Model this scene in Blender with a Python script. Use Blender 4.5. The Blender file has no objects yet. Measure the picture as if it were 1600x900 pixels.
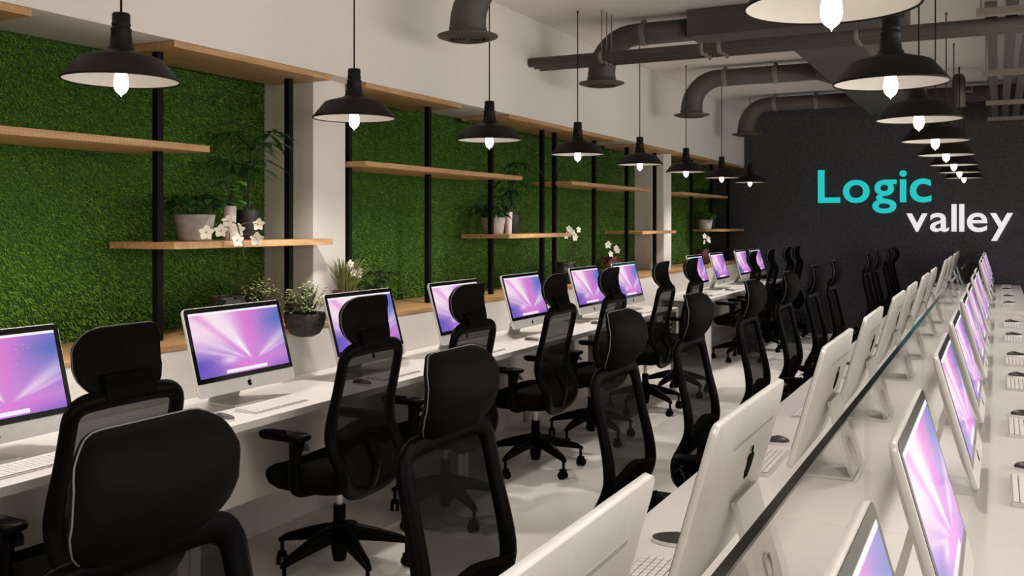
import bpy, math, random
import numpy as np
from math import sin, cos, pi, radians, sqrt
from mathutils import Vector, Matrix
random.seed(7); RNG = np.random.default_rng(11)
SC = bpy.context.scene
COL = SC.collection

# ------------------------------------------------------------------ places
DESK = .765                      # worktop height
CEIL = 3.22
XB = -3.34                       # face of the left wall and of the bulkhead
YB = 14.05                       # back wall
SEAT_L = [2.05, 3.26, 4.21, 5.22, 6.17, 7.35, 8.30, 10.60, 11.55, 12.75, 13.62]
SEAT_R = [1.06, 2.02, 3.24, 4.23, 5.36, 6.24, 7.42, 8.40, 10.45, 11.42, 12.65, 13.60]
CHAIR_L = [1.10, 2.13, 3.46, 4.38, 5.50, 6.44, 7.63, 8.50, 10.93, 11.90, 12.93, 13.61]
CHAIR_R = [1.12, 2.10, 3.30, 4.25, 5.38, 6.41, 7.46, 8.42, 10.75, 11.55, 12.80, 13.58]
ORD = ['first', 'second', 'third', 'fourth', 'fifth', 'sixth', 'seventh', 'eighth', 'ninth', 'tenth', 'eleventh', 'twelfth']

# ------------------------------------------------------------------ materials
def srgb(r, g, b):
    f = lambda c: (c/255/12.92) if c/255 <= .04045 else ((c/255+.055)/1.055)**2.4
    return (f(r), f(g), f(b), 1)

def mat(name, col, rough=.5, metal=0, noise=None, bump=None, coat=0, spec=.5, emit=None):
    """Principled material; noise=(scale, amount) varies the colour, bump=(scale, strength) roughens."""
    m = bpy.data.materials.new(name); m.use_nodes = True
    nt = m.node_tree; p = nt.nodes['Principled BSDF']
    p.inputs['Base Color'].default_value = col
    p.inputs['Roughness'].default_value = rough
    p.inputs['Metallic'].default_value = metal
    p.inputs['Specular IOR Level'].default_value = spec
    p.inputs['Coat Weight'].default_value = coat
    if emit:
        p.inputs['Emission Color'].default_value = emit[0]; p.inputs['Emission Strength'].default_value = emit[1]
    tc = nt.nodes.new('ShaderNodeTexCoord')
    if noise:
        n = nt.nodes.new('ShaderNodeTexNoise'); n.inputs['Scale'].default_value = noise[0]; n.inputs['Detail'].default_value = 5
        nt.links.new(tc.outputs['Object'], n.inputs['Vector'])
        r = nt.nodes.new('ShaderNodeMapRange'); r.inputs[1].default_value = .3; r.inputs[2].default_value = .7
        r.inputs[3].default_value = 1-noise[1]; r.inputs[4].default_value = 1+noise[1]
        nt.links.new(n.outputs['Fac'], r.inputs[0])
        x = nt.nodes.new('ShaderNodeVectorMath'); x.operation = 'SCALE'; x.inputs[0].default_value = col[:3]
        nt.links.new(r.outputs[0], x.inputs['Scale']); nt.links.new(x.outputs[0], p.inputs['Base Color'])
    if bump:
        n = nt.nodes.new('ShaderNodeTexNoise'); n.inputs['Scale'].default_value = bump[0]; n.inputs['Detail'].default_value = 4
        nt.links.new(tc.outputs['Object'], n.inputs['Vector'])
        b = nt.nodes.new('ShaderNodeBump'); b.inputs['Strength'].default_value = bump[1]; b.inputs['Distance'].default_value = .01
        nt.links.new(n.outputs['Fac'], b.inputs['Height']); nt.links.new(b.outputs[0], p.inputs['Normal'])
    return m

def wood_mat(name, a, b):
    m = bpy.data.materials.new(name); m.use_nodes = True; nt = m.node_tree; p = nt.nodes['Principled BSDF']
    tc = nt.nodes.new('ShaderNodeTexCoord'); mp = nt.nodes.new('ShaderNodeMapping')
    mp.inputs['Scale'].default_value = (30, 2.2, 30)
    n = nt.nodes.new('ShaderNodeTexNoise'); n.inputs['Scale'].default_value = 2; n.inputs['Detail'].default_value = 8; n.inputs['Distortion'].default_value = .6
    nt.links.new(tc.outputs['Object'], mp.inputs[0]); nt.links.new(mp.outputs[0], n.inputs['Vector'])
    r = nt.nodes.new('ShaderNodeValToRGB'); r.color_ramp.elements[0].position = .35; r.color_ramp.elements[1].position = .68
    r.color_ramp.elements[0].color = a; r.color_ramp.elements[1].color = b
    nt.links.new(n.outputs['Fac'], r.inputs[0])
    w = nt.nodes.new('ShaderNodeTexWave'); w.inputs['Scale'].default_value = 16; w.inputs['Distortion'].default_value = 1.5; w.bands_direction = 'Y'
    nt.links.new(tc.outputs['Object'], w.inputs['Vector'])
    mx = nt.nodes.new('ShaderNodeMix'); mx.data_type = 'RGBA'; mx.blend_type = 'MULTIPLY'; mx.inputs[0].default_value = .10
    nt.links.new(r.outputs[0], mx.inputs[6]); nt.links.new(w.outputs['Color'], mx.inputs[7])
    nt.links.new(mx.outputs[2], p.inputs['Base Color'])
    p.inputs['Roughness'].default_value = .5
    return m

def attr_mat(name, attr, emission=None, rough=.6, sub=0):
    m = bpy.data.materials.new(name); m.use_nodes = True; nt = m.node_tree; p = nt.nodes['Principled BSDF']
    a = nt.nodes.new('ShaderNodeAttribute'); a.attribute_name = attr
    if emission:
        nt.links.new(a.outputs['Color'], p.inputs['Emission Color']); p.inputs['Emission Strength'].default_value = emission
        p.inputs['Base Color'].default_value = (.01, .01, .01, 1)
    else:
        nt.links.new(a.outputs['Color'], p.inputs['Base Color'])
    p.inputs['Roughness'].default_value = rough
    return m

def see_through(name, col, alpha, gloss=0., rough=.1):
    m = bpy.data.materials.new(name); m.use_nodes = True; nt = m.node_tree; nt.nodes.clear()
    o = nt.nodes.new('ShaderNodeOutputMaterial'); t = nt.nodes.new('ShaderNodeBsdfTransparent')
    if gloss:
        g = nt.nodes.new('ShaderNodeBsdfGlossy'); g.inputs['Roughness'].default_value = rough
        fr = nt.nodes.new('ShaderNodeFresnel'); fr.inputs['IOR'].default_value = 1.18
        ge = nt.nodes.new('ShaderNodeNewGeometry'); fm = nt.nodes.new('ShaderNodeMath'); fm.operation = 'MULTIPLY'; fi = nt.nodes.new('ShaderNodeMath'); fi.operation = 'SUBTRACT'; fi.inputs[0].default_value = 1
        nt.links.new(ge.outputs['Backfacing'], fi.inputs[1]); nt.links.new(fi.outputs[0], fm.inputs[0]); nt.links.new(fr.outputs[0], fm.inputs[1])
        t.inputs[0].default_value = col
        mx = nt.nodes.new('ShaderNodeMixShader')
        nt.links.new(fm.outputs[0], mx.inputs[0]); nt.links.new(t.outputs[0], mx.inputs[1]); nt.links.new(g.outputs[0], mx.inputs[2])
    else:
        d = nt.nodes.new('ShaderNodeBsdfDiffuse'); d.inputs[0].default_value = col
        mx = nt.nodes.new('ShaderNodeMixShader'); mx.inputs[0].default_value = alpha
        nt.links.new(t.outputs[0], mx.inputs[1]); nt.links.new(d.outputs[0], mx.inputs[2])
    nt.links.new(mx.outputs[0], o.inputs[0])
    return m

MT = dict(
    wall=mat('white_paint', (.72, .69, .65, 1), .75, bump=(180, .03)),
    ceiling=mat('ceiling_paint', (.76, .73, .69, 1), .85, bump=(120, .03)),
    slate=mat('slate_paint', (.033, .035, .042, 1), .48, noise=(45, .55), bump=(48, 1.)),
    carpet=mat('pale_carpet', (.84, .81, .765, 1), .95, noise=(260, .16), bump=(320, .5), spec=.1),
    oak=wood_mat('oak', (.40, .215, .085, 1), (.60, .37, .185, 1)),
    oak_ledge=wood_mat('oak_ledge', (.40, .215, .085, 1), (.60, .37, .185, 1)),
    steel=mat('black_steel', (.004, .004, .004, 1), .6, spec=.12),
    lam=mat('white_laminate', (.72, .695, .67, 1), .35, noise=(9, .02)),
    lamshade=mat('white_inside', (.80, .765, .73, 1), .5),
    panel=mat('desk_panel', (.62, .585, .54, 1), .5),
    alu=mat('aluminium', (.60, .585, .57, 1), .42, metal=.25, noise=(40, .03)),
    black=mat('black_glass', (.004, .004, .004, 1), .12),
    emblem=mat('emblem_black', (.003, .003, .003, 1), .8, spec=.03),
    slot=mat('slot_grey', (.36, .35, .34, 1), .5),
    plastic=mat('black_plastic', (.0010, .0010, .0010, 1), .40, spec=.055),
    fabric=mat('black_fabric', (.0028, .0024, .0020, 1), .85, bump=(900, .3), spec=.04),
    cushion=mat('charcoal_leather', (.0026, .0026, .0020, 1), .65, bump=(300, .05), spec=.06),
    rim_highlight=mat('grey_highlight', (.16, .155, .15, 1), .35),  # headrest edge highlight, put into a light grey colour
    mesh=see_through('back_mesh', (.012, .012, .012, 1), .89),
    chrome=mat('pale_chrome', (.85, .84, .82, 1), .35),
    glass=see_through('clear_glass', (.955, .945, .93, 1), 0, gloss=1, rough=.02),
    glass_edge=mat('glass_edge', (.008, .007, .006, 1), .12, spec=.4),
    lamp=mat('lamp_black', (.0075, .006, .0048, 1), .55, spec=.2),
    liner=mat('lamp_white', (.80, .76, .71, 1), .5),
    bulb=mat('bulb_glow', (1, .9, .75, 1), .3, emit=((1, .93, .82, 1), 5)),
    duct=mat('duct_grey', (.072, .061, .051, 1), .6, noise=(5, .12)),
    strap=mat('strap_steel', (.20, .18, .16, 1), .45, metal=.4),
    slat=mat('slat_brown', (.07, .058, .048, 1), .6),
    bar=mat('bar_timber', (.21, .175, .145, 1), .6, noise=(20, .1)),
    key=mat('key_white', (.78, .76, .73, 1), .45),
    keybed=mat('key_bed', (.20, .195, .19, 1), .5),
    mousetop=mat('mouse_dark', (.035, .028, .024, 1), .4),
    concrete=mat('pot_concrete', (.40, .375, .35, 1), .85, noise=(14, .22), bump=(40, .35)),
    potwhite=mat('pot_white', (.62, .55, .53, 1), .45),
    potdark=mat('pot_dark', (.012, .011, .010, 1), .5),
    potbrown=mat('pot_brown', (.035, .022, .019, 1), .4),
    potred=mat('pot_red', (.085, .012, .010, 1), .45),
    basket=mat('pot_basket', (.035, .029, .024, 1), .85, noise=(45, .5), bump=(55, 1.)),
    soil=mat('soil', (.02, .013, .008, 1), .95),
    leafdark=mat('leaf_dark', (.022, .095, .018, 1), .4, noise=(12, .3)),
    leafmid=mat('leaf_mid', (.05, .17, .025, 1), .45, noise=(12, .3)),
    leafbright=mat('leaf_bright', (.12, .34, .04, 1), .45, noise=(12, .25)),
    leafpale=mat('leaf_pale', (.30, .34, .15, 1), .5, noise=(30, .45)),
    leafblack=mat('leaf_black', (.008, .018, .009, 1), .35),
    straw=mat('leaf_straw', (.19, .20, .06, 1), .6, noise=(10, .4)),
    stem=mat('stem_green', (.02, .035, .012, 1), .5),
    petal=mat('petal_white', (.82, .78, .68, 1), .5),
    petalcore=mat('petal_core', (.55, .28, .06, 1), .5),
    teal=mat('teal_sign', (.01, .30, .30, 1), .4, emit=((.012, .50, .50, 1), .95)),
    white_sign=mat('white_sign', (.6, .6, .6, 1), .4, emit=((.80, .78, .80, 1), .85)),
    screen=attr_mat('screen_glow', 'picture', emission=1.0, rough=.15),
    grass=attr_mat('grass_blades', 'tint', rough=.55),
    turf=mat('turf_base', (.03, .095, .008, 1), .9),
)

# ------------------------------------------------------------------ mesh tools
class B:
    """collects shapes for ONE mesh"""
    def __init__(s): s.v = []; s.f = []; s.sm = []; s.mi = []
    def add(s, v, f, smooth=True, mi=0):
        k = len(s.v); s.v += [tuple(p) for p in v]
        for q in f: s.f.append([i+k for i in q]); s.sm.append(smooth); s.mi.append(mi)
        return s
    def box(s, x0, x1, y0, y1, z0, z1, mi=0):
        v = [(x, y, z) for x in (x0, x1) for y in (y0, y1) for z in (z0, z1)]
        return s.add(v, [(0, 1, 3, 2), (4, 6, 7, 5), (0, 4, 5, 1), (2, 3, 7, 6), (0, 2, 6, 4), (1, 5, 7, 3)], False, mi)
    def loft(s, loops, cap0=True, cap1=True, smooth=True, closed=True, mi=0):
        n = len(loops[0]); v = [p for l in loops for p in l]; f = []
        for a in range(len(loops)-1):
            for i in range(n if closed else n-1):
                j = (i+1) % n
                f.append((a*n+i, a*n+j, (a+1)*n+j, (a+1)*n+i))
        s.add(v, f, smooth, mi)
        k = len(s.v)-len(v)
        if cap0: s.f.append([k+i for i in range(n)][::-1]); s.sm.append(False); s.mi.append(mi)
        if cap1: s.f.append([k+(len(loops)-1)*n+i for i in range(n)]); s.sm.append(False); s.mi.append(mi)
        return s
    def lathe(s, prof, n=32, o=(0, 0, 0), cap0=False, cap1=False, smooth=True, mi=0):
        L = [[(o[0]+r*cos(2*pi*i/n), o[1]+r*sin(2*pi*i/n), o[2]+z) for i in range(n)] for r, z in prof]
        return s.loft(L, cap0, cap1, smooth, mi=mi)
    def tube(s, pts, r, n=10, closed=False, cap=True, prof=None, up=None, mi=0):
        """sweep a circle (radius r or list) or an ellipse prof=(a,b) along pts; b lies along 'up'"""
        P = [Vector(p) for p in pts]; m = len(P); L = []; nrm = None
        for i, p in enumerate(P):
            a = P[(i-1) % m] if (closed or i > 0) else P[0]
            b = P[(i+1) % m] if (closed or i < m-1) else P[-1]
            t = (b-a).normalized()
            if up is not None:
                u = Vector(up[i] if isinstance(up, list) else up)
            else:
                u = nrm if nrm is not None else (Vector((0, 0, 1)) if abs(t.z) < .9 else Vector((1, 0, 0)))
            u = (u-t*u.dot(t)).normalized(); nrm = u; w = t.cross(u)
            rr = r[i] if isinstance(r, (list, tuple)) else r
            pa, pb = (prof[i] if isinstance(prof, list) else prof) if prof else (rr, rr)
            L.append([tuple(p+w*(pa*cos(2*pi*k/n))+u*(pb*sin(2*pi*k/n))) for k in range(n)])
        if closed: L.append(L[0]); cap = False
        return s.loft(L, cap, cap, True, mi=mi)
    def build(s, name, material, parent=None, loc=(0, 0, 0), rot=0, bevel=None):
        me = bpy.data.meshes.new(name); me.from_pydata(s.v, [], s.f); 
        me.polygons.foreach_set('use_smooth', s.sm)
        for mm in (material if isinstance(material, (list, tuple)) else [material]): me.materials.append(MT[mm])
        if isinstance(material, (list, tuple)): me.polygons.foreach_set('material_index', s.mi)
        me.update(); me.validate()
        import bmesh
        bm = bmesh.new(); bm.from_mesh(me); bmesh.ops.recalc_face_normals(bm, faces=bm.faces); bm.to_mesh(me); bm.free()
        o = bpy.data.objects.new(name, me); COL.objects.link(o)
        o.location = loc; o.rotation_euler = (0, 0, rot); o.parent = parent
        if bevel:
            b = o.modifiers.new('bevel', 'BEVEL'); b.width = bevel; b.segments = 2; b.limit_method = 'ANGLE'; b.angle_limit = radians(40)
        return o

def rrect(w, h, r, n=6, cy=0, cz=0):
    """rounded rectangle outline, (y,z) pairs; r a number or (top, bottom) radii"""
    rt, rb = r if isinstance(r, tuple) else (r, r); o = []
    for sx, sz, a0, q in ((1, 1, 0, rt), (-1, 1, 90, rt), (-1, -1, 180, rb), (1, -1, 270, rb)):
        for k in range(n+1):
            a = radians(a0+90*k/n)
            o.append((cy+sx*(w/2-q)+q*cos(a), cz+sz*(h/2-q)+q*sin(a)))
    return o

def catmull(pts, n=6, closed=False):
    P = [np.array(p, float) for p in pts]; m = len(P); out = []
    for i in range(m if closed else m-1):
        g = lambda k: P[k % m] if closed else P[min(max(k, 0), m-1)]
        a, b, c, d = g(i-1), g(i), g(i+1), g(i+2)
        for k in range(n):
            t = k/n
            out.append(.5*((2*b)+(-a+c)*t+(2*a-5*b+4*c-d)*t*t+(-a+3*b-3*c+d)*t**3))
    if not closed: out.append(P[-1])
    return [tuple(p) for p in out]

def props(o, label, cat, group=None, kind=None):
    o['label'] = label; o['category'] = cat
    if group: o['group'] = group
    if kind: o['kind'] = kind
    return o
def thing(name, loc=(0, 0, 0), rot=0):
    o = bpy.data.objects.new(name, None); COL.objects.link(o); o.location = loc; o.rotation_euler = (0, 0, rot)
    o.empty_display_size = .1
    return o
def dup(root, loc, rot=0):
    """a copy of a thing, its parts and their sub-parts"""
    r = root.copy(); COL.objects.link(r); r.location = loc; r.rotation_euler = (0, 0, rot)
    for ch in list(root.children):
        c = ch.copy(); COL.objects.link(c); c.parent = r
        for g in list(ch.children):
            d = g.copy(); COL.objects.link(d); d.parent = c
    return r
def struct(o, label, cat='room'):
    o['kind'] = 'structure'; o['label'] = label; o['category'] = cat
    return o

# ------------------------------------------------------------------ the room
XR = 3.4; YF = -2.6
struct(B().box(-4.0, XR+.1, YF-.1, YB+.1, -.1, 0).build('floor', 'carpet'), 'pale beige carpet floor of the office', 'floor')
struct(B().box(-4.0, XR+.1, YF-.1, YB+.1, CEIL, CEIL+.1).build('ceiling', 'ceiling'), 'plain off-white ceiling behind the ducts', 'ceiling')
w = B().box(-4.0, XB, YF, YB, 0, .995)                 # lower wall behind the desks
w.box(-4.0, -3.84, YF, YB, .995, 2.413)                # back of the planted niche
w.box(-4.0, XB, YF, YB, 2.413, CEIL)                   # bulkhead
struct(w.build('wall_left', 'wall'), 'white wall with a long green planted niche under a bulkhead', 'wall')
struct(B().box(-4.0, XR+.1, YB, YB+.1, 0, CEIL).build('wall_back', 'slate'), 'dark slate feature wall carrying the lit sign', 'wall')
FILL_WIN = [(-1.9, .7), (1.4, 4.0), (4.7, 7.3), (8.0, 10.6)]  # windows added in the unseen right wall to give fill light
w = B(); edges = [YF]+[e for ab in FILL_WIN for e in ab]+[YB]
for i in range(0, len(edges), 2): w.box(XR, XR+.1, edges[i], edges[i+1], 0, CEIL)
for a, b in FILL_WIN: w.box(XR, XR+.1, a, b, 0, .9); w.box(XR, XR+.1, a, b, 2.75, CEIL)
struct(w.build('wall_right', 'wall'), 'white wall with added fill-light windows on the far side of the room', 'wall')
fill_area = bpy.data.lights.new('fill_light', 'AREA'); fill_area.shape = 'RECTANGLE'; fill_area.size = 1.85; fill_area.size_y = 2.6; fill_area.energy = 102; fill_area.color = (1, .96, .915)  # area lights added outside those openings to brighten the room
for i, (a, b) in enumerate(FILL_WIN):
    t = thing('fill_window_%d' % (i+1), (XR+.05, (a+b)/2, .9)); L = (b-a)/2
    f = B()
    for y in (-L, -.03, L-.06): f.box(-.03, .03, y, y+.06, 0, 1.85)
    for y0, y1 in ((-L+.06, -.03), (.03, L-.06)):
        for z in (0, 1.79): f.box(-.03, .03, y0, y1, z, z+.06)
    f.build('fill_window_frame', 'lam', t)
    for y0, y1 in ((-L+.06, -.03), (.03, L-.06)): B().box(-.004, .004, y0, y1, .06, 1.79).build('pane', 'glass', t)
    struct(t, 'window %s added on the right wall to light the room' % ORD[i], 'fill_window')
    l = bpy.data.objects.new('fill_light', fill_area); COL.objects.link(l); l.location = (XR+.30, (a+b)/2, 1.83); l.rotation_euler = (0, radians(90), 0)
struct(B().box(-4.0, XR+.1, YF-.1, YF, 0, CEIL).build('wall_front', 'wall'), 'white wall at the near end of the room', 'wall')
for i, (a, b) in enumerate(((4.305, 4.605), (10.68, 10.97))):
    o = B().box(-3.84, -3.476, a, b, 1.024, 2.413).build('wall_left_column', 'wall', bevel=.004)
    struct(o, ('white pillar between the first and second green panels', 'white pillar before the last green panel')[i], 'pillar')
o = B().box(-3.84, XB+.004, YF+.01, YB-.005, .995, 1.024).build('wood_ledge', 'oak_ledge', bevel=.003)
props(o, 'long oak ledge running along the wall under the green panels', 'ledge')

# grass panels in the niche -------------------------------------------------
def grass_panel(y0, y1, dens, label):
    z0, z1 = 1.027, 2.41; n = int((y1-y0)*(z1-z0)*dens)
    y = RNG.uniform(y0, y1, n); z = RNG.uniform(z0, z1, n)
    ln = RNG.uniform(.012, .025, n); wd = RNG.uniform(.0016, .0030, n)*(1 if dens > 9000 else 1.5)
    an = RNG.uniform(0, 2*pi, n); dr = RNG.uniform(.15, .9, n)
    d = np.stack([np.ones(n)*.55, np.cos(an)*dr*.7, np.sin(an)*dr*.6-.25+RNG.normal(0, .3, n)], 1); d /= np.linalg.norm(d, axis=1)[:, None]
    s = np.stack([np.zeros(n), -d[:, 2], d[:, 1]], 1); s /= (np.linalg.norm(s, axis=1)[:, None]+1e-6)
    base = np.stack([np.full(n, -3.838), y, z], 1)
    mid = base+d*(ln*.55)[:, None]; mid[:, 2] -= .001
    tip = base+d*ln[:, None]; tip[:, 2] -= ln*.22
    V = np.empty((n, 5, 3)); hw = (s*wd[:, None])
    V[:, 0] = base-hw; V[:, 1] = base+hw; V[:, 2] = mid+hw*.9; V[:, 3] = mid-hw*.9; V[:, 4] = tip
    V[:, :, 1] = np.clip(V[:, :, 1], y0-.012, y1+.012); V[:, :, 2] = np.clip(V[:, :, 2], 1.0245, 2.412)
    V[:, :, 0] = np.maximum(V[:, :, 0], -3.8385)
    V = V.reshape(-1, 3)
    k = len(V)
    slab = np.array([(x, yy, zz) for x in (-3.8395, -3.834) for yy in (y0, y1) for zz in (1.0245, 2.412)])
    V = np.concatenate([V, slab])
    me = bpy.data.meshes.new('grass_panel'); me.vertices.add(len(V)); me.vertices.foreach_set('co', V.ravel())
    b = np.arange(n)*5
    quads = np.stack([b, b+1, b+2, b+3], 1).ravel(); tris = np.stack([b+3, b+2, b+4], 1).ravel()
    sl = (k+np.array([0, 1, 3, 2, 4, 6, 7, 5, 0, 4, 5, 1, 2, 3, 7, 6, 0, 2, 6, 4, 1, 5, 7, 3]))
    lo = np.concatenate([quads, tris, sl])
    st = np.concatenate([np.arange(n)*4, 4*n+np.arange(n)*3, 7*n+np.arange(6)*4])
    me.loops.add(len(lo)); me.loops.foreach_set('vertex_index', lo)
    me.polygons.add(2*n+6); me.polygons.foreach_set('loop_start', st)
    mi = np.zeros(2*n+6, int); mi[2*n:] = 1; me.polygons.foreach_set('material_index', mi)
    me.materials.append(MT['grass']); me.materials.append(MT['turf'])
    me.update(calc_edges=True); me.validate()
    a = me.color_attributes.new('tint', 'FLOAT_COLOR', 'POINT')
    t = RNG.random(n); patch = .5+.5*np.sin(y*3.1+1.3*np.sin(z*4))*np.sin(z*5.3+y)
    t = np.clip(t*.8+patch*.2, 0, 1)[:, None]
    c0 = np.array([.045, .150, .006]); c1 = np.array([.150, .330, .016]); c2 = np.array([.30, .40, .06])
    c = np.where(t < .8, c0+(c1-c0)*(t/.8), c1+(c2-c1)*((t-.8)/.2)*.8)
    C = np.ones((len(V), 4)); C[:k, :3] = np.repeat(c, 5, axis=0); C[k:, :3] = (.03, .09, .008)
    a.data.foreach_set('color', C.ravel())
    o = bpy.data.objects.new('grass_panel', me); COL.objects.link(o)
    return props(o, label, 'grass wall', None, 'stuff')
grass_panel(-.6, 4.30, 17000, 'artificial grass filling the niche before the first pillar')
grass_panel(4.61, 10.675, 12000, 'artificial grass filling the niche between the two pillars')
grass_panel(10.975, YB-.005, 9000, 'artificial grass filling the last niche beside the dark wall')

# shelving units ------------------------------------------------------------
def shelving(y, tops, mids, lows, posts, label):
    t = thing('shelving_unit', (-3.55, y, 1.024))
    def board(a, b, z):
        bb = B().box(-.215, .21, a, b, -.032, 0)
        bb.build('shelf_board', 'oak', t, (0, 0, z-1.024), bevel=.002)
    for a, b in tops: board(a, b, 2.412)
    for a, b in mids: board(a, b, 1.946)
    for a, b in lows: board(a, b, 1.489)
    for p in posts:
        B().box(-.018, .018, p-.018, p+.018, 0, 2.38-1.024).build('post', 'steel', t, (.035, 0, 0), bevel=.002)
    return props(t, label, 'shelving', 'oak and black steel shelving along the green wall')
pp = (.06, .98, 1.90, 2.83)
shelving(1.28, [(0, 1.155), (1.87, 3.02)], [(0, 2.09)], [(1.87, 3.03)], (.10, 1.02, 1.935, 2.86), 'oak shelves on black posts in front of the green panel nearest the camera')
shelving(4.62, [(0, 1.135), (1.86, 3.05)], [(0, 2.085)], [(1.86, 3.05)], (.06, .97, 1.885, 2.815), 'oak shelves on black posts just past the first pillar')
shelving(7.68, [(0, 1.16), (1.87, 3.04)], [(0, 2.08)], [(1.87, 3.04)], (.015, .945, 1.865, 2.785), 'oak shelves on black posts ending at the second pillar')
shelving(10.99, [(0, 1.15), (1.87, 3.04)], [(0, 2.11)], [(1.87, 3.04)], (.04, .945, 1.89, 2.80), 'oak shelves on black posts in the last bay by the dark wall')

# ------------------------------------------------------------------ desks
def wall_desk(y0, y1, label):
    t = thing('wall_desk', (-2.735, y0, 0)); L = y1-y0
    B().box(-.602, 0, .002, L-.002, DESK-.034, DESK).build('worktop', 'lam', t, bevel=.003)
    B().box(-.235, -.215, .03, L-.03, .345, DESK-.035).build('modesty_panel', 'panel', t, bevel=.002)
    for x in (-.06, -.60):
        for y in (.003, L-.058):
            B().box(x, x+.055, y, y+.055, 0, DESK-.034).build('leg', 'lam', t, bevel=.003)
    return props(t, label, 'desk', 'white desks along the green wall')
YD = [.58, 2.66, 4.74, 6.79, 8.86]
for i in range(4):
    wall_desk(YD[i], YD[i+1], ORD[i]+' white wall desk from the camera, ' + ('beneath the grass panel before the first pillar', 'beneath the pillar and potted plants', 'beneath the middle shelves', 'ending at the open gap')[i])
wall_desk(9.99, 12.02, 'white wall desk just past the gap in the row along the wall')
wall_desk(12.02, YB-.02, 'white wall desk touching the dark back wall')

XT = -.31
def bench(y0, y1, label):
    t = thing('bench_desk', (XT, y0, 0)); L = y1-y0
    B().box(-.568, .568, .002, L-.002, DESK-.034, DESK).build('worktop', 'lam', t, bevel=.003)
    B().box(-.012, .012, .06, L-.06, .30, DESK-.035).build('modesty_panel', 'panel', t)
    for y in (.003, L-.028):
        B().box(-.50, .50, y, y+.025, DESK-.12, DESK-.034).build('apron', 'lam', t, bevel=.002)
    for x in (-.565, .51):
        for y in (.003, L-.058):
            B().box(x, x+.055, y, y+.055, 0, DESK-.034).build('leg', 'lam', t, bevel=.003)
    return props(t, label, 'desk', 'white double benches with a glass divider')
YT = [.58, 2.68, 4.80, 6.95, 9.08]
for i in range(4):
    bench(YT[i], YT[i+1], ORD[i]+' white double bench desk from the camera, split by a glass divider')
bench(9.86, 11.95, 'white double bench desk just past the gap between benches')
bench(11.95, YB-.02, 'white double bench desk touching the dark back wall')
gi = 0
for a, b in ((.62, 2.676), (2.684, 4.796), (4.804, 6.946), (6.954, 9.05), (9.90, 11.946), (11.954, 13.62)):
    t = thing('glass_divider', (XT, a, DESK)); L = b-a
    B().box(-.0075, .0075, 0, L-(.0121 if gi == 5 else 0), .0003, .370).build('glass_pane', 'glass', t)
    e = B().box(-.008, .008, 0, L, .370, .376); (e.box(-.008, .008, L-.012, L, 0, .370) if gi == 5 else None)
    e.build('pane_edge', 'glass_edge', t)
    props(t, 'clear glass divider with dark edge on the %s bench desk from the camera' % ORD[gi], 'divider', 'glass dividers along the bench desks'); gi += 1

# ------------------------------------------------------------------ computers
def apple_outline(s):
    """bitten-fruit emblem, (y,z) polygon about its centre, height about s"""
    body = catmull([(0, .30), (.14, .36), (.30, .33), (.41, .22), (.30, .10), (.28, -.04), (.36, -.17), (.44, -.20), (.34, -.42), (.20, -.56), (.09, -.54), (0, -.51),
                    (-.09, -.54), (-.20, -.56), (-.35, -.40), (-.44, -.14), (-.44, .08), (-.34, .28), (-.17, .36)], 4, True)
    leaf = catmull([(0, .40), (.02, .54), (.10, .64), (.20, .68), (.19, .55), (.12, .45)], 4, True)
    return [(a*s, b*s) for a, b in body], [(a*s, b*s) for a, b in leaf]

TILT = radians(15.8)
def plane(s, d, y):
    """point on the tilted display: s up along the glass, d in front of it, y across"""
    return (-s*sin(TILT)+d*cos(TILT), y, .128+s*cos(TILT)+d*sin(TILT))
GH, GW, CH = .326, .603, .056        # glass height and width, chin height

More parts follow.
